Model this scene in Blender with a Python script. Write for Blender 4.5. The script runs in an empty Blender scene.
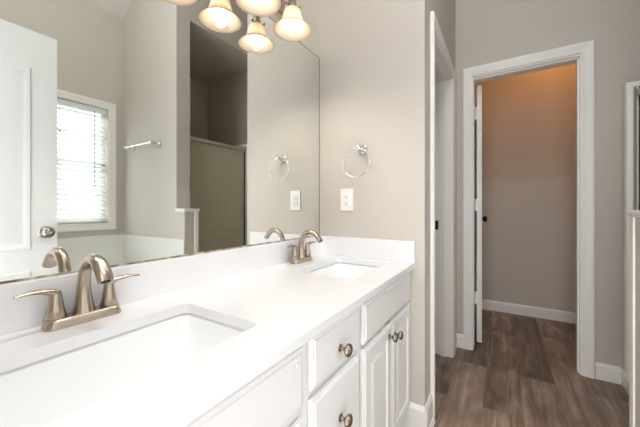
import bpy, bmesh, math, random
from mathutils import Vector, Matrix
random.seed(7)
PI = math.pi
S = bpy.context.scene
C = S.collection

# ------------------------------------------------------------------ camera
cam_data = bpy.data.cameras.new('camera')
cam = bpy.data.objects.new('camera', cam_data); C.objects.link(cam)
cam_data.sensor_width = 36.0
cam_data.lens = 293.3 / 640 * 36
cam_data.shift_y = -5.95 / 640
cam_data.clip_start = 0.01
cam.location = (0.8777, 0.0, 1.059)
cam.rotation_euler = (PI/2, 0, math.radians(31.932))
S.camera = cam

# ------------------------------------------------------------------ view + world
S.view_settings.view_transform = 'Standard'
S.view_settings.look = 'None'
S.view_settings.gamma = 1.0
S.view_settings.use_curve_mapping = False
S.view_settings.exposure = 0.29
S.cycles.sample_clamp_indirect = 6.0
S.cycles.max_bounces = 12
S.cycles.diffuse_bounces = 8
S.cycles.glossy_bounces = 6
S.cycles.transparent_max_bounces = 16
S.cycles.caustics_reflective = False
S.cycles.caustics_refractive = False

world = bpy.data.worlds.new('daylight'); S.world = world
world.use_nodes = True
wn = world.node_tree.nodes['Background']
wn.inputs[0].default_value = (0.93, 0.97, 1.0, 1)
wn.inputs[1].default_value = 3.2
# overcast sky, brighter towards the window side of the house
_t = world.node_tree; _tc = _t.nodes.new('ShaderNodeTexCoord'); _sp = _t.nodes.new('ShaderNodeSeparateXYZ')
_mr = _t.nodes.new('ShaderNodeMapRange'); _mr.interpolation_type = 'SMOOTHSTEP'
_mr.inputs['From Min'].default_value = 0.1; _mr.inputs['From Max'].default_value = 0.7
_mr.inputs['To Min'].default_value = 3.4; _mr.inputs['To Max'].default_value = 6.5
_t.links.new(_tc.outputs['Generated'], _sp.inputs[0]); _t.links.new(_sp.outputs['X'], _mr.inputs['Value']); _t.links.new(_mr.outputs[0], wn.inputs[1])

BULB = 11.0         # vanity bulbs, emission strength
BULB_W = 4.4         # downward throw of each vanity bulb
FILL_LAMP = 35.0     # unseen dome added under the ceiling as fill light
TOILET_LAMP = 17.0   # globe in the toilet room

def portal(loc, rot, sx, sy):
    d = bpy.data.lights.new('daylight_portal', 'AREA'); d.shape = 'RECTANGLE'
    d.size = sx; d.size_y = sy; d.cycles.is_portal = True
    o = bpy.data.objects.new('daylight_portal', d); C.objects.link(o)
    o.location = loc; o.rotation_euler = rot
portal((2.33, 0.866, 1.45), (0, PI/2, 0), 1.06, 0.84)          # window, emits to -X
portal((0.89, -0.16, 1.015), (PI/2, 0, 0), 0.78, 2.03)        # entry doorway

# ------------------------------------------------------------------ materials
def srgb(r, g, b):
    f = lambda c: (c/255/12.92) if c/255 <= 0.04045 else ((c/255+0.055)/1.055)**2.4
    return (f(r), f(g), f(b), 1)

def mat(name, col, rough=0.5, metal=0.0, bump=0.0, bscale=200, mottle=0.0, mscale=4.0, spec=0.5, coat=0.0):
    m = bpy.data.materials.new(name); m.use_nodes = True
    nt = m.node_tree; n = nt.nodes; l = nt.links
    b = n['Principled BSDF']
    b.inputs['Base Color'].default_value = col
    b.inputs['Roughness'].default_value = rough
    b.inputs['Metallic'].default_value = metal
    b.inputs['Specular IOR Level'].default_value = spec
    b.inputs['Coat Weight'].default_value = coat
    tc = n.new('ShaderNodeTexCoord')
    if mottle > 0:
        t = n.new('ShaderNodeTexNoise'); t.inputs['Scale'].default_value = mscale; t.inputs['Detail'].default_value = 6
        l.new(tc.outputs['Object'], t.inputs['Vector'])
        r = n.new('ShaderNodeMapRange')
        r.inputs['To Min'].default_value = 1 - mottle; r.inputs['To Max'].default_value = 1 + mottle
        l.new(t.outputs['Fac'], r.inputs['Value'])
        mx = n.new('ShaderNodeVectorMath'); mx.operation = 'SCALE'
        mx.inputs[0].default_value = col[:3]
        l.new(r.outputs[0], mx.inputs['Scale']); l.new(mx.outputs[0], b.inputs['Base Color'])
    if bump > 0:
        t2 = n.new('ShaderNodeTexNoise'); t2.inputs['Scale'].default_value = bscale; t2.inputs['Detail'].default_value = 3
        l.new(tc.outputs['Object'], t2.inputs['Vector'])
        bp = n.new('ShaderNodeBump'); bp.inputs['Strength'].default_value = bump; bp.inputs['Distance'].default_value = 0.002
        l.new(t2.outputs['Fac'], bp.inputs['Height']); l.new(bp.outputs[0], b.inputs['Normal'])
    return m

M_wall   = mat('greige wall paint', srgb(205, 198, 189), 0.75, bump=0.12, bscale=260, mottle=0.015, spec=0.25)
M_ceil   = mat('ceiling paint', srgb(240, 238, 234), 0.9, bump=0.1, bscale=150, spec=0.2)
M_trim   = mat('white trim paint', srgb(246, 243, 240), 0.35, spec=0.45, mottle=0.006)
M_cab    = mat('white cabinet paint', srgb(236, 234, 234), 0.38, spec=0.4, mottle=0.006)
M_quartz = mat('white quartz', srgb(236, 236, 239), 0.16, mottle=0.02, mscale=22, spec=0.5)
M_porc   = mat('sink porcelain', srgb(246, 247, 249), 0.08, coat=0.3)
M_tub    = mat('tub acrylic', srgb(238, 237, 234), 0.15, coat=0.2)
M_nickel = mat('brushed nickel', srgb(178, 165, 150), 0.27, metal=1.0, bump=0.03, bscale=900)
M_chrome = mat('polished chrome', srgb(222, 222, 222), 0.10, metal=1.0)
M_satin  = mat('satin nickel knob', srgb(165, 152, 138), 0.25, metal=1.0)
M_knob   = mat('satin door hardware', srgb(172, 168, 160), 0.22, metal=1.0)
M_wand   = mat('grey clear wand', srgb(150, 152, 150), 0.2)
M_alu    = mat('brushed aluminium', srgb(205, 203, 196), 0.33, metal=0.85)
M_dark   = mat('dark rubber', srgb(28, 26, 25), 0.6)
M_black  = mat('blackened metal', srgb(40, 36, 33), 0.4, metal=0.6)
M_plast  = mat('white plastic', srgb(244, 243, 240), 0.3)
M_shower = mat('taupe shower panel', srgb(150, 143, 128), 0.3, mottle=0.05, mscale=14)
M_door   = mat('white door paint', srgb(238, 239, 238), 0.35, spec=0.4, mottle=0.005)

def m_mirror():
    m = bpy.data.materials.new('mirror silver'); m.use_nodes = True
    b = m.node_tree.nodes['Principled BSDF']
    b.inputs['Base Color'].default_value = (0.88, 0.90, 0.88, 1)
    b.inputs['Metallic'].default_value = 1; b.inputs['Roughness'].default_value = 0.0
    return m
M_mirror = m_mirror()

def m_edge():
    # tarnished channel along the mirror foot: brown spots on grey
    m = bpy.data.materials.new('tarnished mirror channel'); m.use_nodes = True
    nt = m.node_tree; n = nt.nodes; l = nt.links; b = n['Principled BSDF']
    tc = n.new('ShaderNodeTexCoord'); t = n.new('ShaderNodeTexNoise'); t.inputs['Scale'].default_value = 26; t.inputs['Detail'].default_value = 5
    r = n.new('ShaderNodeValToRGB')
    r.color_ramp.elements[0].position = 0.42; r.color_ramp.elements[0].color = srgb(118, 96, 80)
    r.color_ramp.elements[1].position = 0.60; r.color_ramp.elements[1].color = srgb(196, 188, 174)
    l.new(tc.outputs['Object'], t.inputs['Vector']); l.new(t.outputs['Fac'], r.inputs[0]); l.new(r.outputs[0], b.inputs['Base Color'])
    b.inputs['Roughness'].default_value = 0.5; b.inputs['Metallic'].default_value = 0.3
    return m
M_chan = m_edge()

def m_glass(name, tint, milky=0.0, mcol=(0.8, 0.8, 0.8, 1), gloss=0.06):
    m = bpy.data.materials.new(name); m.use_nodes = True
    nt = m.node_tree; n = nt.nodes; l = nt.links; n.remove(n['Principled BSDF'])
    out = n['Material Output']
    tr = n.new('ShaderNodeBsdfTransparent'); tr.inputs[0].default_value = tint
    gl = n.new('ShaderNodeBsdfGlossy'); gl.inputs['Roughness'].default_value = 0.03
    mx = n.new('ShaderNodeMixShader'); mx.inputs[0].default_value = gloss
    l.new(tr.outputs[0], mx.inputs[1]); l.new(gl.outputs[0], mx.inputs[2])
    last = mx
    if milky > 0:
        df = n.new('ShaderNodeBsdfDiffuse'); df.inputs[0].default_value = mcol
        tl = n.new('ShaderNodeBsdfTranslucent'); tl.inputs[0].default_value = mcol
        a = n.new('ShaderNodeMixShader'); a.inputs[0].default_value = 0.4
        l.new(df.outputs[0], a.inputs[1]); l.new(tl.outputs[0], a.inputs[2])
        tc = n.new('ShaderNodeTexCoord'); t = n.new('ShaderNodeTexNoise'); t.inputs['Scale'].default_value = 30; t.inputs['Detail'].default_value = 4
        r = n.new('ShaderNodeMapRange'); r.inputs['To Min'].default_value = milky*0.85; r.inputs['To Max'].default_value = milky*1.15
        l.new(tc.outputs['Object'], t.inputs['Vector']); l.new(t.outputs['Fac'], r.inputs['Value'])
        mx2 = n.new('ShaderNodeMixShader')
        l.new(r.outputs[0], mx2.inputs[0]); l.new(mx.outputs[0], mx2.inputs[1]); l.new(a.outputs[0], mx2.inputs[2])
        last = mx2
    l.new(last.outputs[0], out.inputs['Surface'])
    return m
M_pane = m_glass('window glass', (0.97, 0.99, 0.98, 1))
M_sglass = m_glass('hazy shower glass', (0.86, 0.90, 0.84, 1), 0.82, srgb(240, 236, 214), 0.05)

def m_shade():
    m = bpy.data.materials.new('frosted glass shade'); m.use_nodes = True
    nt = m.node_tree; n = nt.nodes; l = nt.links; n.remove(n['Principled BSDF'])
    out = n['Material Output']
    df = n.new('ShaderNodeBsdfDiffuse'); df.inputs[0].default_value = srgb(246, 234, 218)
    tl = n.new('ShaderNodeBsdfTranslucent'); tl.inputs[0].default_value = srgb(255, 240, 220)
    gl = n.new('ShaderNodeBsdfGlossy'); gl.inputs['Roughness'].default_value = 0.2
    a = n.new('ShaderNodeMixShader'); a.inputs[0].default_value = 0.5
    b = n.new('ShaderNodeMixShader'); b.inputs[0].default_value = 0.05
    l.new(df.outputs[0], a.inputs[1]); l.new(tl.outputs[0], a.inputs[2])
    l.new(a.outputs[0], b.inputs[1]); l.new(gl.outputs[0], b.inputs[2])
    l.new(b.outputs[0], out.inputs['Surface'])
    return m
M_shade = m_shade()

def m_emit(name, col, s):
    m = bpy.data.materials.new(name); m.use_nodes = True
    b = m.node_tree.nodes['Principled BSDF']
    b.inputs['Base Color'].default_value = (1, 1, 1, 1)
    b.inputs['Emission Color'].default_value = col
    b.inputs['Emission Strength'].default_value = s
    return m
M_bulb = m_emit('lit bulb', (1.0, 0.88, 0.74, 1), BULB)
M_globe = m_emit('lit warm globe', (1.0, 0.44, 0.11, 1), TOILET_LAMP)

M_fill_dome = m_emit('added fill light', (0.90, 0.96, 1.0, 1), FILL_LAMP)

def m_slat():
    m = bpy.data.materials.new('white blind slat'); m.use_nodes = True
    nt = m.node_tree; n = nt.nodes; l = nt.links; b = n['Principled BSDF']
    b.inputs['Base Color'].default_value = srgb(240, 241, 240); b.inputs['Roughness'].default_value = 0.45
    tl = n.new('ShaderNodeBsdfTranslucent'); tl.inputs[0].default_value = srgb(240, 242, 240)
    a = n.new('ShaderNodeMixShader'); a.inputs[0].default_value = 0.28
    l.new(b.outputs[0], a.inputs[1]); l.new(tl.outputs[0], a.inputs[2]); l.new(a.outputs[0], n['Material Output'].inputs['Surface'])
    return m
M_slat = m_slat()

def m_floor():
    m = bpy.data.materials.new('oak look vinyl planks'); m.use_nodes = True
    nt = m.node_tree; n = nt.nodes; l = nt.links; b = n['Principled BSDF']
    tc = n.new('ShaderNodeTexCoord')
    sep = n.new('ShaderNodeSeparateXYZ'); l.new(tc.outputs['Object'], sep.inputs[0])
    ax = n.new('ShaderNodeMath'); ax.operation = 'ADD'; ax.inputs[1].default_value = 1.425     # along the plank
    l.new(sep.outputs['Y'], ax.inputs[0])
    ay = n.new('ShaderNodeMath'); ay.operation = 'ADD'; ay.inputs[1].default_value = -0.788 + 0.1775*20
    l.new(sep.outputs['X'], ay.inputs[0])
    cb = n.new('ShaderNodeCombineXYZ'); l.new(ax.outputs[0], cb.inputs[0]); l.new(ay.outputs[0], cb.inputs[1])
    br = n.new('ShaderNodeTexBrick'); l.new(cb.outputs[0], br.inputs['Vector'])
    br.inputs['Scale'].default_value = 1; br.inputs['Brick Width'].default_value = 1.22; br.inputs['Row Height'].default_value = 0.1775
    br.inputs['Mortar Size'].default_value = 0.0011; br.inputs['Mortar Smooth'].default_value = 0.2; br.inputs['Bias'].default_value = 0.0
    br.offset = 0.37; br.offset_frequency = 2; br.squash = 1
    br.inputs['Color1'].default_value = (0, 0, 0, 1); br.inputs['Color2'].default_value = (1, 1, 1, 1); br.inputs['Mortar'].default_value = (0.5, 0.5, 0.5, 1)
    # grain: noise stretched along the plank, shifted per plank
    sh = n.new('ShaderNodeVectorMath'); sh.operation = 'MULTIPLY_ADD'
    l.new(br.outputs['Color'], sh.inputs[0]); sh.inputs[1].default_value = (7.3, 3.1, 5.7); l.new(cb.outputs[0], sh.inputs[2])
    st = n.new('ShaderNodeMapping'); st.inputs['Scale'].default_value = (1.1, 19, 1); l.new(sh.outputs[0], st.inputs[0])
    n1 = n.new('ShaderNodeTexNoise'); n1.inputs['Scale'].default_value = 1.6; n1.inputs['Detail'].default_value = 8; n1.inputs['Distortion'].default_value = 0.9; n1.inputs['Roughness'].default_value = 0.5
    l.new(st.outputs[0], n1.inputs['Vector'])
    st2 = n.new('ShaderNodeMapping'); st2.inputs['Scale'].default_value = (2.2, 6.5, 1); l.new(sh.outputs[0], st2.inputs[0])
    n2 = n.new('ShaderNodeTexNoise'); n2.inputs['Scale'].default_value = 1.5; n2.inputs['Detail'].default_value = 4; n2.inputs['Distortion'].default_value = 0.6
    l.new(st2.outputs[0], n2.inputs['Vector'])
    st3 = n.new('ShaderNodeMapping'); st3.inputs['Scale'].default_value = (9, 90, 1); l.new(sh.outputs[0], st3.inputs[0])
    n3 = n.new('ShaderNodeTexNoise'); n3.inputs['Scale'].default_value = 1.0; n3.inputs['Detail'].default_value = 5
    l.new(st3.outputs[0], n3.inputs['Vector'])
    # knots
    st4 = n.new('ShaderNodeMapping'); st4.inputs['Scale'].default_value = (2.6, 6.5, 1); l.new(sh.outputs[0], st4.inputs[0])
    vo = n.new('ShaderNodeTexVoronoi'); vo.inputs['Scale'].default_value = 1.0; l.new(st4.outputs[0], vo.inputs['Vector'])
    kr = n.new('ShaderNodeMapRange'); kr.inputs['From Min'].default_value = 0.02; kr.inputs['From Max'].default_value = 0.27
    kr.inputs['To Min'].default_value = 0.50; kr.inputs['To Max'].default_value = 1.0
    l.new(vo.outputs['Distance'], kr.inputs['Value'])
    cr = n.new('ShaderNodeValToRGB')
    cr.color_ramp.elements[0].position = 0.30; cr.color_ramp.elements[0].color = srgb(84, 71, 61)
    cr.color_ramp.elements[1].position = 0.72; cr.color_ramp.elements[1].color = srgb(186, 166, 150)
    e = cr.color_ramp.elements.new(0.5); e.color = srgb(138, 119, 105)
    ad = n.new('ShaderNodeMath'); ad.operation = 'MULTIPLY_ADD'; ad.inputs[1].default_value = 0.5
    l.new(n1.outputs['Fac'], ad.inputs[0])
    ad2 = n.new('ShaderNodeMath'); ad2.operation = 'MULTIPLY'; ad2.inputs[1].default_value = 0.5
    l.new(n2.outputs['Fac'], ad2.inputs[0]); l.new(ad2.outputs[0], ad.inputs[2]); l.new(ad.outputs[0], cr.inputs[0])
    tone = n.new('ShaderNodeMapRange'); tone.inputs['To Min'].default_value = 0.70; tone.inputs['To Max'].default_value = 1.35
    l.new(br.outputs['Color'], tone.inputs['Value'])
    fine = n.new('ShaderNodeMapRange'); fine.inputs['From Min'].default_value = 0.3; fine.inputs['From Max'].default_value = 0.7
    fine.inputs['To Min'].default_value = 0.86; fine.inputs['To Max'].default_value = 1.10
    l.new(n3.outputs['Fac'], fine.inputs['Value'])
    mo = n.new('ShaderNodeMapRange'); mo.inputs['To Min'].default_value = 1.0; mo.inputs['To Max'].default_value = 0.55
    l.new(br.outputs['Fac'], mo.inputs['Value'])
    p1 = n.new('ShaderNodeMath'); p1.operation = 'MULTIPLY'; l.new(tone.outputs[0], p1.inputs[0]); l.new(fine.outputs[0], p1.inputs[1])
    p2 = n.new('ShaderNodeMath'); p2.operation = 'MULTIPLY'; l.new(p1.outputs[0], p2.inputs[0]); l.new(mo.outputs[0], p2.inputs[1])
    p3 = n.new('ShaderNodeMath'); p3.operation = 'MULTIPLY'; l.new(p2.outputs[0], p3.inputs[0]); l.new(kr.outputs[0], p3.inputs[1])
    sc = n.new('ShaderNodeVectorMath'); sc.operation = 'SCALE'; l.new(cr.outputs[0], sc.inputs[0]); l.new(p3.outputs[0], sc.inputs['Scale'])
    l.new(sc.outputs[0], b.inputs['Base Color'])
    b.inputs['Roughness'].default_value = 0.42; b.inputs['Specular IOR Level'].default_value = 0.35
    bp = n.new('ShaderNodeBump'); bp.inputs['Strength'].default_value = 0.15; bp.inputs['Distance'].default_value = 0.002
    l.new(p2.outputs[0], bp.inputs['Height']); l.new(bp.outputs[0], b.inputs['Normal'])
    return m
M_floor = m_floor()

# ------------------------------------------------------------------ mesh helpers (all in world coordinates)
def add_box(bm, x0, x1, y0, y1, z0, z1, bev=0.0, seg=2):
    r = bmesh.ops.create_cube(bm, size=1.0)
    vs = r['verts']
    for v in vs:
        v.co = Vector((x0 + (v.co.x+0.5)*(x1-x0), y0 + (v.co.y+0.5)*(y1-y0), z0 + (v.co.z+0.5)*(z1-z0)))
    if bev > 0:
        es = list({e for v in vs for e in v.link_edges})
        bmesh.ops.bevel(bm, geom=es, offset=bev, segments=seg, profile=0.5, affect='EDGES')
def box(*a, **k):
    bm = bmesh.new(); add_box(bm, *a, **k); return bm

def add_lathe(bm, origin, axis, prof, n=32, cap=True):
    """prof: (distance along axis, radius)"""
    ax = Vector(axis).normalized(); up = Vector((0, 0, 1)) if abs(ax.z) < 0.9 else Vector((1, 0, 0))
    a = ax.cross(up).normalized(); b = ax.cross(a).normalized(); o = Vector(origin)
    rings = []
    for d, r in prof:
        rings.append([bm.verts.new(o + ax*d + (a*math.cos(2*PI*i/n) + b*math.sin(2*PI*i/n))*max(r, 1e-5)) for i in range(n)])
    for p, q in zip(rings, rings[1:]):
        for i in range(n):
            bm.faces.new((p[i], p[(i+1) % n], q[(i+1) % n], q[i]))
    if cap:
        bm.faces.new(rings[0][::-1]); bm.faces.new(rings[-1])
def lathe(*a, **k):
    bm = bmesh.new(); add_lathe(bm, *a, **k); return bm

def catmull(pts, sub=6):
    P = [Vector(p) for p in pts]; out = []
    for i in range(len(P)-1):
        p0 = P[max(i-1, 0)]; p1 = P[i]; p2 = P[i+1]; p3 = P[min(i+2, len(P)-1)]
        for k in range(sub):
            t = k/sub
            out.append(0.5*((2*p1) + (p2-p0)*t + (2*p0-5*p1+4*p2-p3)*t*t + (3*p1-p0-3*p2+p3)*t**3))
    out.append(P[-1]); return out

def add_tube(bm, pts, rad, side=(0, 1, 0), n=20, sub=6, cap=True):
    """sweep of an ellipse; rad: list of (r_side, r_other); side = fixed lateral axis"""
    data = [tuple(p) + tuple(r if isinstance(r, (tuple, list)) else (r, r)) for p, r in zip(pts, rad)]
    pos = catmull([d[:3] for d in data], sub)
    rr = catmull([(d[3], d[4], 0) for d in data], sub)
    s0 = Vector(side).normalized(); rings = []
    for i, p in enumerate(pos):
        t = (pos[min(i+1, len(pos)-1)] - pos[max(i-1, 0)]).normalized()
        s = (s0 - t*s0.dot(t)).normalized(); w = t.cross(s)
        rings.append([bm.verts.new(p + s*rr[i].x*math.cos(2*PI*k/n) + w*rr[i].y*math.sin(2*PI*k/n)) for k in range(n)])
    for p, q in zip(rings, rings[1:]):
        for i in range(n):
            bm.faces.new((p[i], p[(i+1) % n], q[(i+1) % n], q[i]))
    if cap:
        bm.faces.new(rings[0][::-1]); bm.faces.new(rings[-1])
def tube(*a, **k):
    bm = bmesh.new(); add_tube(bm, *a, **k); return bm

def add_torus(bm, c, axis, R, r, n=48, m=12):
    ax = Vector(axis).normalized(); up = Vector((0, 0, 1)) if abs(ax.z) < 0.9 else Vector((1, 0, 0))
    a = ax.cross(up).normalized(); b = ax.cross(a).normalized(); c = Vector(c); rings = []
    for i in range(n):
        d = a*math.cos(2*PI*i/n) + b*math.sin(2*PI*i/n)
        rings.append([bm.verts.new(c + d*(R + r*math.cos(2*PI*j/m)) + ax*r*math.sin(2*PI*j/m)) for j in range(m)])
    for i in range(n):
        for j in range(m):
            bm.faces.new((rings[i][j], rings[(i+1) % n][j], rings[(i+1) % n][(j+1) % m], rings[i][(j+1) % m]))

def stack(bm, loops, cap_first=False, cap_last=True):
    R = [[bm.verts.new(p) for p in L] for L in loops]; n = len(R[0])
    for p, q in zip(R, R[1:]):
        for i in range(n):
            bm.faces.new((p[i], p[(i+1) % n], q[(i+1) % n], q[i]))
    if cap_first: bm.faces.new(R[0][::-1])
    if cap_last: bm.faces.new(R[-1])

def rect_yz(y0, y1, z0, z1, ins, x):
    return [(x, y0+ins, z0+ins), (x, y1-ins, z0+ins), (x, y1-ins, z1-ins), (x, y0+ins, z1-ins)]

def front_bm(y0, y1, z0, z1, x0, x1, raised=False):
    """cabinet front facing +X: bevelled slab, optional routed raised panel"""
    bm = bmesh.new()
    L = [rect_yz(y0, y1, z0, z1, 0.005, x0), rect_yz(y0, y1, z0, z1, 0.005, x0+0.004), rect_yz(y0, y1, z0, z1, 0, x0+0.004), rect_yz(y0, y1, z0, z1, 0, x1-0.007),
         rect_yz(y0, y1, z0, z1, 0.002, x1-0.004), rect_yz(y0, y1, z0, z1, 0.010, x1-0.0025), rect_yz(y0, y1, z0, z1, 0.012, x1)]
    if raised:
        L += [rect_yz(y0, y1, z0, z1, 0.050, x1), rect_yz(y0, y1, z0, z1, 0.053, x1-0.006), rect_yz(y0, y1, z0, z1, 0.060, x1-0.007),
              rect_yz(y0, y1, z0, z1, 0.078, x1-0.001)]
    stack(bm, L, cap_first=True)
    return bm

def rrect(x0, x1, y0, y1, r, z, n=6):
    pts = []
    for cx, cy, a0 in ((x1-r, y1-r, 0), (x0+r, y1-r, PI/2), (x0+r, y0+r, PI), (x1-r, y0+r, 1.5*PI)):
        for k in range(n+1):
            a = a0 + PI/2*k/n
            pts.append((cx + r*math.cos(a), cy + r*math.sin(a), z))
    return pts

def obj(name, bm, m, parent=None, smooth=None):
    bmesh.ops.recalc_face_normals(bm, faces=bm.faces)
    if parent is not None:
        w = Vector(parent.location); q = parent.parent
        while q is not None: w += Vector(q.location); q = q.parent
        bmesh.ops.translate(bm, verts=bm.verts, vec=-w)
    me = bpy.data.meshes.new(name); bm.to_mesh(me); bm.free()
    if m: me.materials.append(m)
    if smooth is not None:
        for p in me.polygons: p.use_smooth = True
        try: me.set_sharp_from_angle(angle=math.radians(smooth))
        except Exception: pass
    o = bpy.data.objects.new(name, me); C.objects.link(o)
    if parent is not None: o.parent = parent
    return o
def tag(o, label, cat, group=None, kind=None):
    o['label'] = label; o['category'] = cat
    if group: o['group'] = group
    if kind: o['kind'] = kind
    return o
def thing(name, label, cat, loc, group=None, kind=None):
    o = bpy.data.objects.new(name, None); C.objects.link(o); o.location = loc; o.empty_display_size = 0.05
    return tag(o, label, cat, group, kind)
def struct(name, bm, m, label, cat, smooth=None):
    return tag(obj(name, bm, m, None, smooth), label, cat, None, 'structure')
def dup(root, loc, label=None, group=None):
    r = root.copy(); C.objects.link(r); r.location = loc
    if label: r['label'] = label
    if group: r['group'] = group
    for ch in list(root.children):
        c = ch.copy(); C.objects.link(c); c.parent = r
        for g in list(ch.children):
            d = g.copy(); C.objects.link(d); d.parent = c
    return r

# ------------------------------------------------------------------ key planes
YW, YB = 1.4077, 2.4525       # towel wall face, back wall face
XW, XR = 0.571, 1.395         # closet wall face, end of the wing wall
XWIN, XSH = 2.27, 2.37        # window wall, shower back wall
YT, YT2 = 1.42, 1.542         # wing wall faces
HT = 3.60

# ------------------------------------------------------------------ structure
struct('floor', box(-0.13, 2.5, -0.22, 3.63, -0.06, 0.0), M_floor, 'brown oak look plank floor', 'floor')
struct('wall_left', box(-0.126, -0.006, -0.22, YB+0.12, 0, HT), M_wall, 'greige wall behind the vanity mirror', 'wall')
struct('wall_towel', box(-0.006, XW, YW, YW+0.12, 0, HT), M_wall, 'pale greige wall holding the towel ring and outlet', 'wall')
bm = bmesh.new()
add_box(bm, XW-0.12, XW, YW+0.12, 1.589, 0, HT)
add_box(bm, XW-0.12, XW, 2.262, YB, 0, HT)
add_box(bm, XW-0.12, XW, 1.589, 2.262, 1.977, HT)
struct('wall_closet', bm, M_wall, 'greige wall with the narrow open doorway beside the vanity', 'wall')
bm = bmesh.new()
add_box(bm, -0.006, 0.684, YB, YB+0.12, 0, HT)
add_box(bm, 1.298, XSH+0.1, YB, YB+0.12, 0, HT)
add_box(bm, 0.684, 1.298, YB, YB+0.12, 2.032, HT)
struct('wall_back', bm, M_wall, 'greige back wall around the toilet room doorway', 'wall')
bm = bmesh.new()
add_box(bm, XR, XSH, YT, YT2, 0, HT)
struct('wall_wing', bm, M_wall, 'greige wing wall between bathtub and shower holding the towel bar', 'wall')
bm = bmesh.new()
add_box(bm, XR, XSH, YT2, YB, 2.66, HT)
struct('ceiling_shower', bm, M_wall, 'low ceiling and header above the shower', 'ceiling')
struct('wall_shower', box(XSH, XSH+0.1, YT2-0.1, YB, 0, HT), M_wall, 'wall behind the shower', 'wall')
WY0, WY1, WZ0, WZ1 = 0.45, 1.283, 0.92, 1.975
bm = bmesh.new()
add_box(bm, XWIN, XWIN+0.1, -0.22, WY0, 0, HT)
add_box(bm, XWIN, XWIN+0.1, WY1, YT, 0, HT)
add_box(bm, XWIN, XWIN+0.1, WY0, WY1, 0, WZ0)
add_box(bm, XWIN, XWIN+0.1, WY0, WY1, WZ1, HT)
struct('wall_window', bm, M_wall, 'greige wall around the window above the bathtub', 'wall')
bm = bmesh.new()
add_box(bm, -0.006, 0.50, -0.22, -0.10, 0, HT)
add_box(bm, 1.28, XWIN, -0.22, -0.10, 0, HT)
add_box(bm, 0.50, 1.28, -0.22, -0.10, 2.03, HT)
struct('wall_front', bm, M_wall, 'greige wall around the entry doorway', 'wall')
struct('wall_sky_block', box(1.50, 1.60, -2.6, -0.22, 0, 2.6), M_wall, 'added unseen wall blocking sky light outside the entry doorway', 'wall')  # unseen wall added to keep the brighter sky side out of the doorway
# vaulted ceiling: slopes up from the window wall, then flat
bm = bmesh.new()
pr = [(XWIN+0.1, 2.90-0.08), (1.50, 3.5), (-0.126, 3.5), (-0.126, 3.6), (1.54, 3.6), (XWIN+0.1, 2.95)]
A = [bm.verts.new((x, -0.22, z)) for x, z in pr]; B = [bm.verts.new((x, YB+0.12, z)) for x, z in pr]
for i in range(len(pr)):
    j = (i+1) % len(pr); bm.faces.new((A[i], A[j], B[j], B[i]))
bm.faces.new(A[::-1]); bm.faces.new(B)
struct('ceiling', bm, M_ceil, 'white vaulted ceiling sloping down to the window wall', 'ceiling')
# toilet room
bm = bmesh.new()
add_box(bm, 0.42, 1.72, 3.51, 3.63, 0, 2.85)
struct('wall_toilet_room', bm, M_wall, 'far wall of the toilet room with warm lamp light near its top', 'wall')
struct('wall_toilet_left', box(0.48, 0.60, YB+0.12, 3.51, 0, 2.85), M_wall, 'left side wall of the toilet room', 'wall')
struct('wall_toilet_right', box(1.56, 1.68, YB+0.12, 3.51, 0, 2.85), M_wall, 'right side wall of the toilet room', 'wall')
struct('ceiling_toilet_room', box(0.42, 1.72, YB+0.12, 3.63, 2.75, 2.87), M_ceil, 'ceiling of the toilet room', 'ceiling')

# ------------------------------------------------------------------ casings, jambs, baseboards
PROF = [(0.004, 0.0), (0.004, 0.010), (0.010, 0.0125), (0.030, 0.0135), (0.040, 0.0165), (0.050, 0.0185), (0.063, 0.0185), (0.066, 0.016), (0.066, 0.0)]
def casing_bm(a0, a1, H, conv, four=None):
    bm = bmesh.new(); rings = []
    for d, h in PROF:
        if four is None: path = [(a0-d, 0), (a0-d, H+d), (a1+d, H+d), (a1+d, 0)]
        else: path = [(a0-d, four-d), (a0-d, H+d), (a1+d, H+d), (a1+d, four-d)]
        rings.append([bm.verts.new(conv(a, z, h)) for a, z in path])
    n = len(rings); k = 4
    for i in range(n):
        p = rings[i]; q = rings[(i+1) % n]
        for j in range(k if four is not None else k-1):
            bm.faces.new((p[j], p[(j+1) % k], q[(j+1) % k], q[j]))
    if four is None:
        bm.faces.new([r[0] for r in rings]); bm.faces.new([r[3] for r in rings][::-1])
    return bm
# toilet room doorway
struct('trim_1', casing_bm(0.692, 1.294, 2.032, lambda a, z, h: (a, YB-h, z)), M_trim, 'white casing around the toilet room doorway', 'door casing')
bm = bmesh.new()
add_box(bm, 0.680, 0.694, YB-0.001, YB+0.121, 0, 2.030); add_box(bm, 1.292, 1.304, YB-0.001, YB+0.121, 0, 2.026); add_box(bm, 0.680, 1.304, YB-0.001, YB+0.121, 2.025, 2.036)
add_box(bm, 1.284, 1.293, YB+0.02, YB+0.055, 0, 2.02); add_box(bm, 0.694, 1.293, YB+0.02, YB+0.055, 2.013, 2.027)
struct('trim_2', bm, M_trim, 'white jamb and stop inside the toilet room doorway', 'door jamb')
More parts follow.
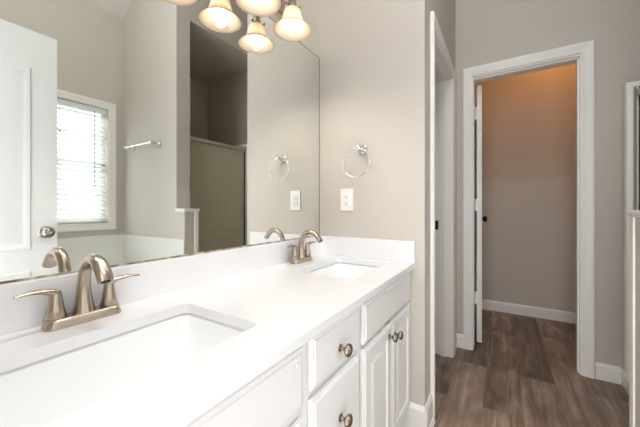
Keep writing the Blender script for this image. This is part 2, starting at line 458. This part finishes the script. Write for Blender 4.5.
# closet doorway
struct('trim_3', casing_bm(1.600, 2.250, 1.970, lambda a, z, h: (XW+h, a, z)), M_trim, 'white casing around the doorway beside the vanity', 'door casing')
bm = bmesh.new()
x0, x1 = XW-0.121, XW+0.001
add_box(bm, x0, x1, 1.586, 1.601, 0, 1.963); add_box(bm, x0, x1, 2.246, 2.263, 0, 1.963); add_box(bm, x0, x1, 1.586, 2.263, 1.962, 1.978)
add_box(bm, XW-0.075, XW-0.04, 2.234, 2.247, 0, 1.962); add_box(bm, XW-0.075, XW-0.04, 1.600, 1.612, 0, 1.962); add_box(bm, XW-0.075, XW-0.04, 1.601, 2.246, 1.951, 1.963)
t4 = struct('trim_4', bm, M_trim, 'white jamb inside the doorway beside the vanity', 'door jamb')
obj('strike_plate', box(XW-0.116, XW-0.088, 2.2425, 2.2465, 0.90, 0.965, bev=0.001), M_black, t4)
# entry doorway
struct('trim_5', casing_bm(0.50, 1.28, 2.03, lambda a, z, h: (a, -0.10+h, z)), M_trim, 'white casing around the entry doorway', 'door casing')

def base_prof(bm, p0, p1, nrm, H=0.10, t=0.013):
    """baseboard from p0 to p1 (floor plan), nrm = outward direction"""
    P = [(0, 0), (t, 0), (t, H-0.018), (t*0.75, H-0.012), (t*0.45, H-0.004), (t*0.3, H), (0, H)]
    a = [bm.verts.new((p0[0]+nrm[0]*d, p0[1]+nrm[1]*d, z)) for d, z in P]
    b = [bm.verts.new((p1[0]+nrm[0]*d, p1[1]+nrm[1]*d, z)) for d, z in P]
    for i in range(len(P)):
        j = (i+1) % len(P); bm.faces.new((a[i], a[j], b[j], b[i]))
    bm.faces.new(a[::-1]); bm.faces.new(b)
def baseboard(side, segs, label, H=0.10, shoe=0):
    bm = bmesh.new()
    for s in segs: base_prof(bm, *s, H=H)
    if shoe:
        for p0, p1, nn in segs: base_prof(bm, (p0[0]+nn[0]*0.0125, p0[1]+nn[1]*0.0125), (p1[0]+nn[0]*0.0125, p1[1]+nn[1]*0.0125), nn, H=0.02, t=0.012)
    struct('baseboard_' + side, bm, M_trim, label, 'baseboard')
baseboard('towel', [((0.436, YW), (XW, YW), (0, -1)), ((XW, YW-0.013), (XW, 1.533), (1, 0))], 'white baseboard wrapping the wall corner beside the vanity', 0.138, 1)
baseboard('back_left', [((XW, YB), (0.633, YB), (0, -1)), ((XW, 2.317), (XW, YB), (1, 0))], 'short white baseboard between the two doorways')
baseboard('back_right', [((1.365, YB), (1.4775, YB), (0, -1))], 'white baseboard right of the toilet room doorway')
baseboard('toilet_room', [((0.60, 3.51), (1.56, 3.51), (0, -1)), ((0.60, 2.60), (0.60, 3.51), (1, 0)), ((1.56, 2.60), (1.56, 3.51), (-1, 0))], 'white baseboard in the toilet room')

# ------------------------------------------------------------------ wall stub with cap in front of the shower
struct('trim_6', box(1.285, XR, YT, YT2, 0, 1.032), M_wall, 'painted half wall end beside the shower', 'half wall')
bm = bmesh.new()
add_box(bm, 1.271, XR+0.0, YT-0.014, YT2+0.014, 1.034, 1.050, bev=0.004)
add_box(bm, 1.279, XR+0.0, YT-0.005, YT2+0.006, 1.024, 1.035, bev=0.002)
struct('trim_7', bm, M_trim, 'white moulded cap on the half wall end', 'cap')
bm = bmesh.new()
add_box(bm, 1.279, 1.287, YT2-0.034, YT2+0.001, 0, 1.024, bev=0.001)
struct('trim_8', bm, M_trim, 'white corner strip on the half wall end', 'trim')

# ------------------------------------------------------------------ doors
def panel_loops(y0, y1, z0, z1, arch, x, steps, sgn):
    loops = []
    for ins, h in steps:
        a, b, c, d = y0+ins, y1-ins, z0+ins, z1-ins
        L = [(x+sgn*h, a, c), (x+sgn*h, b, c)]
        K = 14
        for k in range(K+1):
            t = k/K; yy = b + (a-b)*t
            s = 2*t-1
            zz = d + arch*(math.cos(min(1, abs(s)/0.82)*PI)*0.5+0.5)
            L.append((x+sgn*h, yy, zz))
        loops.append(L)
    return loops
STEP = [(0, 0.0), (0.004, 0.0045), (0.016, 0.005), (0.026, 0.0005), (0.034, 0.0005), (0.055, 0.0035)]
def door_leaf(num, label, x0, x1, y0, y1, z0, z1, ky, kz, metal):
    root = thing('door_%d' % num, label, 'door', (x1, y0, z0), None, 'structure')
    obj('door_slab', box(x0, x1, y0, y1, z0, z1, bev=0.0015), M_door, root)
    for sgn, x in ((-1, x0), (1, x1)):
        bm = bmesh.new()
        stack(bm, panel_loops(y0+0.11, y1-0.11, z0+0.82, z1-0.205, 0.065, x, STEP, sgn))
        obj('upper_panel', bm, M_door, root, 40)
        bm = bmesh.new()
        stack(bm, panel_loops(y0+0.11, y1-0.11, z0+0.22, z0+0.705, 0.0, x, STEP, sgn))
        obj('lower_panel', bm, M_door, root, 40)
        k = obj('door_knob', lathe((x, ky, kz), (sgn, 0, 0), [(0, 0.031), (0.004, 0.032), (0.008, 0.028), (0.010, 0.012), (0.026, 0.011), (0.032, 0.020), (0.040, 0.027), (0.050, 0.028), (0.058, 0.023), (0.061, 0.008)]), metal, root, 50)
        if num == 1:
            bm = bmesh.new(); add_box(bm, x+sgn*0.060-0.003, x+sgn*0.060+0.003, ky-0.011, ky+0.011, kz-0.003, kz+0.003, bev=0.001)
            obj('thumb_turn', bm, metal, k)
    return root
door_leaf(1, 'white entry door with arched upper panel, open, seen in the mirror', 1.281, 1.316, -0.085, 0.628, 0.012, 2.016, 0.577, 0.922, M_knob)
d2 = door_leaf(2, 'white toilet room door standing open, seen edge on', 0.0, 0.035, 0.0, 0.585, 0.015, 2.005, 0.535, 0.955, M_black)
# hinges on the free side, then swing it open
for hz in (0.36, 1.08, 1.79):
    bm = bmesh.new(); add_box(bm, -0.012, 0.010, -0.004, 0.001, hz-0.045, hz+0.045); add_lathe(bm, (-0.008, -0.006, hz-0.048), (0, 0, 1), [(0, 0.006), (0.096, 0.006)], 12)
    obj('hinge', bm, M_trim, d2)
d2.location = (0.741, YB+0.128, 0.015); d2.rotation_euler = (0, 0, math.radians(5.0))

tag(obj('door_bumper', lathe((0.70, 2.93, 0.0), (0, 0, 1), [(0, 0.020), (0.012, 0.020), (0.03, 0.014), (0.034, 0.008)]), M_dark, None, 40),
    'small black door bumper on the toilet room floor', 'door stop')

# ------------------------------------------------------------------ window, blind
win = thing('window_1', 'white framed window above the bathtub, seen in the mirror', 'window', (XWIN, 0.866, WZ0), None, 'structure')
obj('window_casing', casing_bm(WY0, WY1, WZ1, lambda a, z, h: (XWIN-h, a, z), four=WZ0), M_trim, win)
bm = bmesh.new()
xs0, xs1 = XWIN+0.055, XWIN+0.085
for a in ((WY0, WY0+0.035, WZ0, WZ1), (WY1-0.035, WY1, WZ0, WZ1), (WY0, WY1, WZ0, WZ0+0.04), (WY0, WY1, WZ1-0.035, WZ1), (WY0, WY1, 1.43, 1.465)):
    add_box(bm, xs0, xs1, a[0], a[1], a[2], a[3], bev=0.002)
obj('sash_frame', bm, M_trim, win)
bm = bmesh.new()
for z in (1.19, 1.715): add_box(bm, xs0+0.005, xs1-0.008, WY0, WY1, z-0.008, z+0.008)
for y in (0.70, 0.95+0.0): add_box(bm, xs0+0.005, xs1-0.008, y-0.008, y+0.008, WZ0, WZ1)
obj('muntin_grid', bm, M_trim, win)
obj('window_pane', box(XWIN+0.068, XWIN+0.072, WY0+0.02, WY1-0.02, WZ0+0.02, WZ1-0.02), M_pane, win)
bl = thing('window_blind', 'white slatted blind hanging in the window above the bathtub', 'blind', (XWIN+0.03, 0.866, WZ0))
obj('headrail', box(XWIN+0.004, XWIN+0.050, WY0+0.006, WY1-0.006, WZ1-0.05, WZ1-0.003, bev=0.003), M_slat, bl)
bm = bmesh.new()
z = WZ0 + 0.045; tilt = math.radians(43)
while z < WZ1-0.06:
    w = 0.0235; th = 0.0014
    c, s = math.cos(tilt)*w, math.sin(tilt)*w
    ring = [(XWIN+0.028-c, z-s+th), (XWIN+0.028, z+th+0.0025), (XWIN+0.028+c, z+s+th), (XWIN+0.028+c, z+s-th), (XWIN+0.028, z-th+0.0025), (XWIN+0.028-c, z-s-th)]
    stack(bm, [[(x, y, q) for x, q in ring] for y in (WY0+0.008, WY1-0.008)], cap_first=True)
    z += 0.0425
obj('slats', bm, M_slat, bl)
obj('bottom_rail', box(XWIN+0.006, XWIN+0.050, WY0+0.008, WY1-0.008, WZ0+0.004, WZ0+0.020, bev=0.003), M_slat, bl)
bm = bmesh.new()
for y in (0.58, 0.92, 1.20):
    for x in (XWIN+0.004, XWIN+0.052): add_tube(bm, [(x, y, WZ0+0.01), (x, y, WZ1-0.04)], [0.001, 0.001], n=6, sub=1)
obj('ladder_cords', bm, M_slat, bl)
obj('tilt_wand', tube([(XWIN-0.006, 1.175, WZ1-0.04), (XWIN-0.008, 1.177, 1.235)], [0.0035, 0.0035], n=10, sub=1), M_wand, bl)

# ------------------------------------------------------------------ bathtub and surround
bm = bmesh.new()
add_box(bm, XWIN-0.012, XWIN-0.001, -0.095, YT-0.001, 0.462, 0.80, bev=0.002)
add_box(bm, 1.289, XWIN-0.012, YT-0.006, YT-0.001, 0.462, 0.80, bev=0.001)
add_box(bm, 1.289, 1.3985, YT-0.006, YT-0.001, 0.0, 0.463)
tag(obj('tub_surround', bm, M_tub), 'low white surround panels on the walls behind the bathtub', 'tub surround')
bm = bmesh.new()
tx0, tx1, ty0, ty1 = 1.402, XWIN-0.001, -0.095, YT-0.007
L = [rrect(tx0, tx1, ty0, ty1, 0.01, 0.0), rrect(tx0, tx1, ty0, ty1, 0.01, 0.452), rrect(tx0+0.008, tx1-0.008, ty0+0.008, ty1-0.008, 0.01, 0.461),
     rrect(tx0+0.09, tx1-0.10, ty0+0.12, ty1-0.12, 0.24, 0.461), rrect(tx0+0.11, tx1-0.12, ty0+0.14, ty1-0.14, 0.22, 0.445),
     rrect(tx0+0.15, tx1-0.16, ty0+0.22, ty1-0.2, 0.2, 0.12), rrect(tx0+0.2, tx1-0.21, ty0+0.3, ty1-0.26, 0.16, 0.08)]
stack(bm, L, cap_first=True)
tag(obj('bathtub', bm, M_tub, None, 40), 'white alcove bathtub under the window', 'bathtub')

# ------------------------------------------------------------------ shower
sh = thing('shower_enclosure', 'metal framed hazy glass shower door between wing wall and back wall', 'shower', (1.46, 1.95, 0.0))
PX = 1.515; PY = 2.30
obj('curb', box(1.478, 1.56, YT2+0.001, YB-0.001, 0.0, 0.10, bev=0.006), M_tub, sh)
obj('header_rail', box(PX-0.016, PX+0.016, YT2+0.002, PY-0.014, 1.668, 1.702, bev=0.003), M_alu, sh)
obj('sill_track', box(PX-0.016, PX+0.016, YT2+0.002, PY, 0.10, 0.125, bev=0.003), M_alu, sh)
obj('corner_post', box(1.463, 1.488, PY-0.020, PY-0.0125, 0.101, 1.727, bev=0.002), M_trim, sh)
obj('wall_jamb', box(PX-0.014, PX+0.014, YT2+0.001, YT2+0.026, 0.125, 1.668, bev=0.003), M_alu, sh)
obj('glass_door', box(PX-0.003, PX+0.003, YT2+0.026, PY-0.032, 0.125, 1.668), M_sglass, sh)
obj('door_stile', box(PX-0.008, PX+0.008, PY-0.032, PY-0.021, 0.125, 1.668, bev=0.002), M_dark, sh)
# side return at the corner
bm = bmesh.new()
add_box(bm, 1.461, PX+0.30, PY-0.004, PY+0.028, 1.728, 1.757, bev=0.003)
for a, b in ((1.462, 1.489), (1.505, 1.511), (1.521, 1.540)): add_box(bm, a, b, PY-0.012, PY+0.024, 0.101, 1.730, bev=0.002)
obj('return_frame', bm, M_trim, sh)
obj('return_seal', box(1.512, 1.520, PY-0.004, PY+0.02, 0.101, 1.728), M_dark, sh)
obj('return_strip', box(1.490, 1.504, PY-0.002, PY+0.02, 0.101, 1.728), M_alu, sh)
obj('return_glass', box(1.541, PX+0.29, PY+0.004, PY+0.009, 0.101, 1.728), M_sglass, sh)
bm = bmesh.new()
add_box(bm, XSH-0.011, XSH-0.001, YT2+0.001, YB-0.001, 0.06, 1.80)
add_box(bm, 1.565, XSH-0.011, YT2+0.001, YT2+0.011, 0.06, 1.80)
add_box(bm, 1.80, XSH-0.011, YB-0.011, YB-0.001, 0.06, 1.80)
tag(obj('shower_surround', bm, M_shower), 'taupe wall panels inside the shower behind the glass', 'shower surround')
tag(obj('shower_pan', box(1.562, XSH-0.012, YT2+0.012, YB-0.012, 0.001, 0.06, bev=0.004), M_tub), 'white shower pan on the floor', 'shower pan')

# ------------------------------------------------------------------ towel bar (seen in the mirror)
tb = thing('towel_bar', 'chrome towel bar on the wing wall above the bathtub, seen in the mirror', 'towel bar', (1.86, YT, 1.612))
for px in (2.08, 1.645):
    obj('post', lathe((px, YT-0.001, 1.612), (0, -1, 0), [(0, 0.024), (0.006, 0.025), (0.012, 0.016), (0.03, 0.010), (0.05, 0.010), (0.06, 0.014), (0.076, 0.014), (0.080, 0.008)], 24), M_chrome, tb, 50)
obj('bar', tube([(2.08, YT-0.066, 1.612), (1.645, YT-0.066, 1.612)], [0.0085, 0.0085], side=(0, 0, 1), sub=1), M_chrome, tb, 50)

# ------------------------------------------------------------------ vanity cabinet
CX = 0.495; FX = 0.513
van = thing('vanity_cabinet', 'long white vanity cabinet with raised panel doors under the counter', 'vanity', (0.25, 0.68, 0.0))
bm = bmesh.new()
Y0, Y1 = -0.09, YW-0.001
# carcass as panels so that the sinks hang inside it
add_box(bm, 0.0, CX-0.02, Y0, Y0+0.018, 0.10, 0.774); add_box(bm, 0.0, CX-0.02, Y1-0.016, Y1, 0.10, 0.774)
add_box(bm, 0.0, CX-0.02, 0.53, 0.546, 0.10, 0.774); add_box(bm, 0.0, CX-0.02, 0.826, 0.842, 0.10, 0.774)
add_box(bm, 0.0, CX-0.02, Y0, Y1, 0.10, 0.118); add_box(bm, 0.0, 0.008, Y0, Y1, 0.10, 0.774)
obj('carcass', bm, M_cab, van)
bm = bmesh.new()
for a in ((Y0, Y0+0.06), (0.505, 0.572), (0.800, 0.868), (Y1-0.035, Y1)): add_box(bm, CX-0.02, CX, a[0], a[1], 0.10, 0.7745)
for a in ((0.742, 0.7745), (0.595, 0.635), (0.10, 0.15)): add_box(bm, CX-0.02, CX-0.0002, Y0, Y1, a[0], a[1])
add_box(bm, CX-0.02, CX-0.0002, 0.22, 0.27, 0.12, 0.62); add_box(bm, CX-0.02, CX-0.0002, 1.09, 1.14, 0.12, 0.62)
add_box(bm, CX-0.02, CX-0.0002, 0.55, 0.82, 0.35, 0.39)
obj('face_frame', bm, M_cab, van)
obj('toe_kick', box(0.41, 0.43, Y0, Y1, 0.0, 0.10), M_cab, van)

def knob(parent, y, z):
    bm = bmesh.new()
    add_lathe(bm, (FX-0.001, y, z), (1, 0, 0), [(0, 0.010), (0.003, 0.010), (0.005, 0.006), (0.014, 0.0055), (0.018, 0.011), (0.022, 0.0165), (0.027, 0.0175), (0.031, 0.0145), (0.034, 0.007), (0.0345, 0.001)], 28)
    return obj('knob', bm, M_satin, parent, 50)
def front(name, y0, y1, z0, z1, raised, kn=None):
    o = obj(name, front_bm(y0, y1, z0, z1, CX, FX, raised), M_cab, van)
    if kn: knob(o, *kn)
    return o
ff = front('false_front', -0.03, 0.522, 0.628, 0.758, False)
obj('screw_cap', lathe((FX-0.0005, 0.497, 0.728), (1, 0, 0), [(0, 0.005), (0.002, 0.0045), (0.003, 0.001)], 16), M_cab, ff, 50)
front('false_front', 0.850, 1.388, 0.628, 0.758, False)
front('drawer', 0.556, 0.816, 0.640, 0.763, False, (0.686, 0.688))
front('drawer', 0.556, 0.816, 0.385, 0.618, False, (0.686, 0.504))
front('drawer', 0.556, 0.816, 0.135, 0.367, False, (0.686, 0.265))
front('door', -0.03, 0.243, 0.135, 0.600, True, (0.215, 0.560))
front('door', 0.249, 0.522, 0.135, 0.600, True, (0.278, 0.560))
front('door', 0.846, 1.116, 0.135, 0.614, True, (1.080, 0.572))
front('door', 1.121, 1.390, 0.135, 0.614, True, (1.146, 0.557))

# ------------------------------------------------------------------ counter with splashes
SK = [(0.148, 0.418, 0.075, 0.485), (0.148, 0.418, 0.960, 1.345)]
ct = thing('countertop', 'white quartz vanity countertop with two sink cutouts', 'countertop', (0.27, 0.68, 0.776))
slab = obj('slab', box(0.0, 0.529, -0.095, YW-0.001, 0.775, 0.80, bev=0.0025), M_quartz, ct)
for i, (a, b, c, d) in enumerate(SK):
    bm = bmesh.new(); stack(bm, [rrect(a, b, c, d, 0.022, 0.70), rrect(a, b, c, d, 0.022, 0.9)], cap_first=True)
    cut = obj('cutter', bm, None)
    md = slab.modifiers.new('cut', 'BOOLEAN'); md.operation = 'DIFFERENCE'; md.object = cut; md.solver = 'EXACT'
    bpy.context.view_layer.update()
    dg = bpy.context.evaluated_depsgraph_get()
    me = bpy.data.meshes.new_from_object(slab.evaluated_get(dg))
    slab.modifiers.clear(); slab.data = me
    bpy.data.objects.remove(cut, do_unlink=True)
obj('backsplash', box(0.0005, 0.0195, -0.095, YW-0.0205, 0.8002, 0.9015, bev=0.0015), M_quartz, ct)
obj('side_splash', box(0.0005, 0.5285, YW-0.0200, YW-0.001, 0.8002, 0.9015, bev=0.0015), M_quartz, ct)

for i, (a, b, c, d) in enumerate(SK):
    s = thing('sink', ['white rectangular undermount sink in the near end of the counter', 'white rectangular undermount sink in the far end by the towel wall'][i],
              'sink', ((a+b)/2, (c+d)/2, 0.774), 'undermount sinks in the vanity counter')
    bm = bmesh.new(); e = 0.007
    L = [rrect(a-0.025, b+0.02, c-0.025, d+0.02, 0.03, 0.7735), rrect(a-e, b+e, c-e, d+e, 0.026, 0.7715), rrect(a-0.001, b+0.001, c-0.001, d+0.001, 0.022, 0.7680),
         rrect(a+0.012, b-0.012, c+0.012, d-0.012, 0.03, 0.67), rrect(a+0.022, b-0.022, c+0.022, d-0.022, 0.035, 0.64), rrect(a+0.05, b-0.05, c+0.05, d-0.05, 0.04, 0.628),
         rrect((a+b)/2-0.02, (a+b)/2+0.02, (c+d)/2-0.02, (c+d)/2+0.02, 0.018, 0.624)]
    stack(bm, L)
    bw = obj('basin', bm, M_porc, s, 35)
    obj('drain', lathe(((a+b)/2, (c+d)/2, 0.6242), (0, 0, 1), [(0, 0.021), (0.002, 0.021), (0.003, 0.016), (0.001, 0.015), (0.004, 0.012), (0.0045, 0.002)], 28), M_nickel, s, 40)

# ------------------------------------------------------------------ faucets
def make_faucet(label, y):
    f = thing('faucet', label, 'faucet', (0.055, y, 0.8002), 'brushed nickel faucets on the vanity')
    bm = bmesh.new(); a, b, c, d = 0.034, 0.082, y-0.073, y+0.073
    stack(bm, [rrect(a, b, c, d, 0.018, 0.8002), rrect(a, b, c, d, 0.018, 0.803), rrect(a+0.003, b-0.003, c+0.004, d-0.004, 0.017, 0.817), rrect(a+0.006, b-0.006, c+0.008, d-0.008, 0.015, 0.820)], cap_first=True)
    obj('base_plate', bm, M_nickel, f, 30)
    z = 0.818
    path = [(0.055, y, z), (0.055, y, z+0.022), (0.055, y, z+0.058), (0.061, y, z+0.090), (0.079, y, z+0.115), (0.106, y, z+0.126), (0.134, y, z+0.119), (0.155, y, z+0.100), (0.166, y, z+0.084)]
    rad = [(0.0225, 0.0225), (0.0175, 0.0175), (0.0135, 0.0135), (0.0125, 0.0125), (0.0130, 0.0122), (0.0140, 0.0118), (0.0150, 0.0112), (0.0155, 0.0108), (0.0155, 0.0105)]
    sp = obj('spout', tube(path, rad, n=24, sub=5), M_nickel, f, 50)
    obj('aerator', lathe((0.1655, y, z+0.0850), (0.42, 0, -0.9), [(0, 0.0085), (0.0025, 0.0085), (0.003, 0.006)], 20), M_dark, sp, 40)
    for s in (-1, 1):
        hy = y + s*0.051
        h = obj('handle', lathe((0.056, hy, 0.8165), (0, 0, 1), [(0, 0.0205), (0.003, 0.0205), (0.004, 0.0185), (0.006, 0.0195), (0.025, 0.0150), (0.045, 0.0120), (0.056, 0.0108), (0.062, 0.0085), (0.064, 0.004)], 28), M_nickel, f, 50)
        lp = [(0.056, hy-s*0.001, 0.866), (0.056, hy+s*0.004, 0.875), (0.058, hy+s*0.018, 0.881), (0.062, hy+s*0.042, 0.884), (0.066, hy+s*0.066, 0.882)]
        lr = [(0.0105, 0.0105), (0.0105, 0.0090), (0.0095, 0.0060), (0.0085, 0.0042), (0.0040, 0.0022)]
        obj('lever', tube(lp, lr, side=(1, 0, 0), n=16, sub=6), M_nickel, h, 50)
    obj('pop_up_rod', lathe((0.032, y, 0.8002), (0, 0, 1), [(0, 0.003), (0.045, 0.003), (0.047, 0.005), (0.052, 0.005), (0.054, 0.002)], 12), M_nickel, f, 40)
    return f
f1 = make_faucet('brushed nickel two handle faucet behind the near sink, larger in the photo', 0.287)
f2 = dup(f1, (0.055, 1.148, 0.8002), 'brushed nickel two handle faucet behind the far sink by the towel wall')

# ------------------------------------------------------------------ mirror
mir = thing('vanity_mirror', 'large frameless wall mirror above the backsplash', 'mirror', (0.0, 0.65, 0.9025))
obj('mirror_glass', box(-0.0055, 0.0, -0.094, YW-0.0066, 0.9030, 1.8990), M_mirror, mir)
bm = bmesh.new(); add_box(bm, -0.0055, 0.0006, -0.094, YW-0.0045, 1.8992, 1.9012); add_box(bm, -0.0055, 0.0006, YW-0.0065, YW-0.0045, 0.903, 1.9012)
obj('mirror_edge', bm, M_dark, mir)
obj('mirror_channel', box(-0.0055, 0.0022, -0.094, YW-0.006, 0.9018, 0.9062), M_chan, mir)

# ------------------------------------------------------------------ vanity light
vl = thing('vanity_light', 'four light vanity fixture with frosted bell shades above the mirror', 'light fixture', (0.0, 0.70, 2.0))
bm = bmesh.new()
add_box(bm, -0.0055, 0.014, 0.32, 1.08, 1.965, 2.055, bev=0.006)
add_box(bm, 0.010, 0.022, 0.345, 1.055, 1.985, 2.035, bev=0.005)
obj('backplate', bm, M_nickel, vl)
SX = 0.105
for sy in (0.388, 0.600, 0.806, 1.014):
    arm = obj('arm', tube([(0.018, sy, 2.01), (0.05, sy, 2.04), (0.085, sy, 2.045), (0.103, sy, 2.02), (SX, sy, 1.955)], [0.007, 0.0065, 0.0065, 0.0065, 0.007], n=14), M_nickel, vl, 50)
    bm = bmesh.new()
    add_lathe(bm, (SX, sy, 1.914), (0, 0, 1), [(-0.004, 0.026), (0.0, 0.028), (0.004, 0.027), (0.012, 0.019), (0.045, 0.016), (0.050, 0.010)], 24)
    for k in range(3):
        a = 2*PI*k/3 + 0.4
        add_lathe(bm, (SX+0.020*math.cos(a), sy+0.020*math.sin(a), 1.922), (math.cos(a), math.sin(a), 0.1), [(0, 0.003), (0.012, 0.003), (0.013, 0.006), (0.019, 0.006), (0.020, 0.002)], 12)
    obj('socket', bm, M_nickel, arm, 50)
    out = [(1.918, 0.018), (1.917, 0.026), (1.911, 0.033), (1.898, 0.038), (1.880, 0.042), (1.864, 0.048), (1.850, 0.057), (1.838, 0.068), (1.829, 0.078), (1.824, 0.084)]
    inn = [(z_, r-0.003) for z_, r in out[::-1]]
    bm = bmesh.new(); add_lathe(bm, (SX, sy, 0), (0, 0, 1), out + inn, 40, cap=False)
    obj('shade', bm, M_shade, vl, 60)
    obj('bulb', lathe((SX, sy, 0), (0, 0, 1), [(1.829, 0.001), (1.831, 0.010), (1.838, 0.020), (1.850, 0.0265), (1.862, 0.027), (1.872, 0.022), (1.878, 0.014)], 24), M_bulb, vl, 60)
    obj('bulb_neck', lathe((SX, sy, 1.876), (0, 0, 1), [(0, 0.0145), (0.012, 0.013), (0.038, 0.013)], 24), M_nickel, vl, 50)
    sl = bpy.data.lights.new('bulb_light', 'SPOT'); sl.energy = BULB_W; sl.color = (1.0, 0.92, 0.82); sl.spot_size = math.radians(150); sl.spot_blend = 0.6; sl.shadow_soft_size = 0.02
    slo = bpy.data.objects.new('bulb_light', sl); C.objects.link(slo); slo.location = Vector((SX, sy, 1.822)) - Vector(vl.location); slo.parent = vl

# ------------------------------------------------------------------ towel ring and outlet
tr = thing('towel_ring', 'chrome towel ring on the pale wall above the outlet', 'towel ring', (0.262, YW, 1.357))
obj('post', lathe((0.262, YW-0.001, 1.357), (0, -1, 0), [(0, 0.024), (0.006, 0.025), (0.012, 0.016), (0.03, 0.009), (0.05, 0.009), (0.056, 0.013), (0.064, 0.012), (0.067, 0.006)], 28), M_chrome, tr, 50)
bm = bmesh.new(); add_torus(bm, (0.250, YW-0.057, 1.286), (0, 1, 0.0), 0.0735, 0.0036)
obj('ring', bm, M_chrome, tr, 60)
ol = thing('wall_outlet', 'white electrical outlet on the wall below the towel ring', 'outlet', (0.170, YW, 1.10))
obj('cover_plate', box(0.133, 0.207, YW-0.006, YW-0.0005, 1.042, 1.159, bev=0.002), M_plast, ol)
rc = obj('receptacle', box(0.152, 0.188, YW-0.009, YW-0.005, 1.066, 1.135, bev=0.001), M_plast, ol)
bm = bmesh.new()
for zc in (1.118, 1.083):
    for dx in (-0.0075, 0.0075): add_box(bm, 0.170+dx-0.0011, 0.170+dx+0.0011, YW-0.0094, YW-0.0088, zc-0.004, zc+0.005)
    add_lathe(bm, (0.170, YW-0.0088, zc-0.009), (0, -1, 0), [(0, 0.0024), (0.0006, 0.0024)], 10)
obj('slots', bm, M_dark, rc)
obj('test_button', box(0.165, 0.175, YW-0.0105, YW-0.009, 1.097, 1.104, bev=0.0004), M_plast, rc)

# ------------------------------------------------------------------ toilet room lamp
lm = thing('unseen_ceiling_lamp', 'warm globe lamp on the toilet room ceiling', 'ceiling lamp', (1.30, 3.15, 2.749))
obj('lamp_base', lathe((1.30, 3.15, 2.749), (0, 0, -1), [(0, 0.07), (0.015, 0.07), (0.02, 0.055)], 28), M_nickel, lm, 40)
obj('globe', lathe((1.30, 3.15, 2.73), (0, 0, -1), [(0, 0.05), (0.02, 0.075), (0.05, 0.085), (0.08, 0.07), (0.10, 0.035), (0.105, 0.002)], 28), M_globe, lm, 50)

rl = thing('unseen_ceiling_lamp', 'added unseen fill lamp under the ceiling of the main room', 'ceiling lamp', (1.0, 0.40, 3.499))  # out-of-view lamp added to brighten the main room
obj('lamp_base', lathe((1.0, 0.40, 3.499), (0, 0, -1), [(0, 0.07), (0.02, 0.07), (0.03, 0.012), (0.14, 0.012), (0.145, 0.06)], 36), M_nickel, rl, 40)
obj('dome', lathe((1.0, 0.40, 3.358), (0, 0, -1), [(0, 0.05), (0.006, 0.165), (0.03, 0.172), (0.06, 0.15), (0.085, 0.09), (0.095, 0.002)], 36), M_fill_dome, rl, 50)
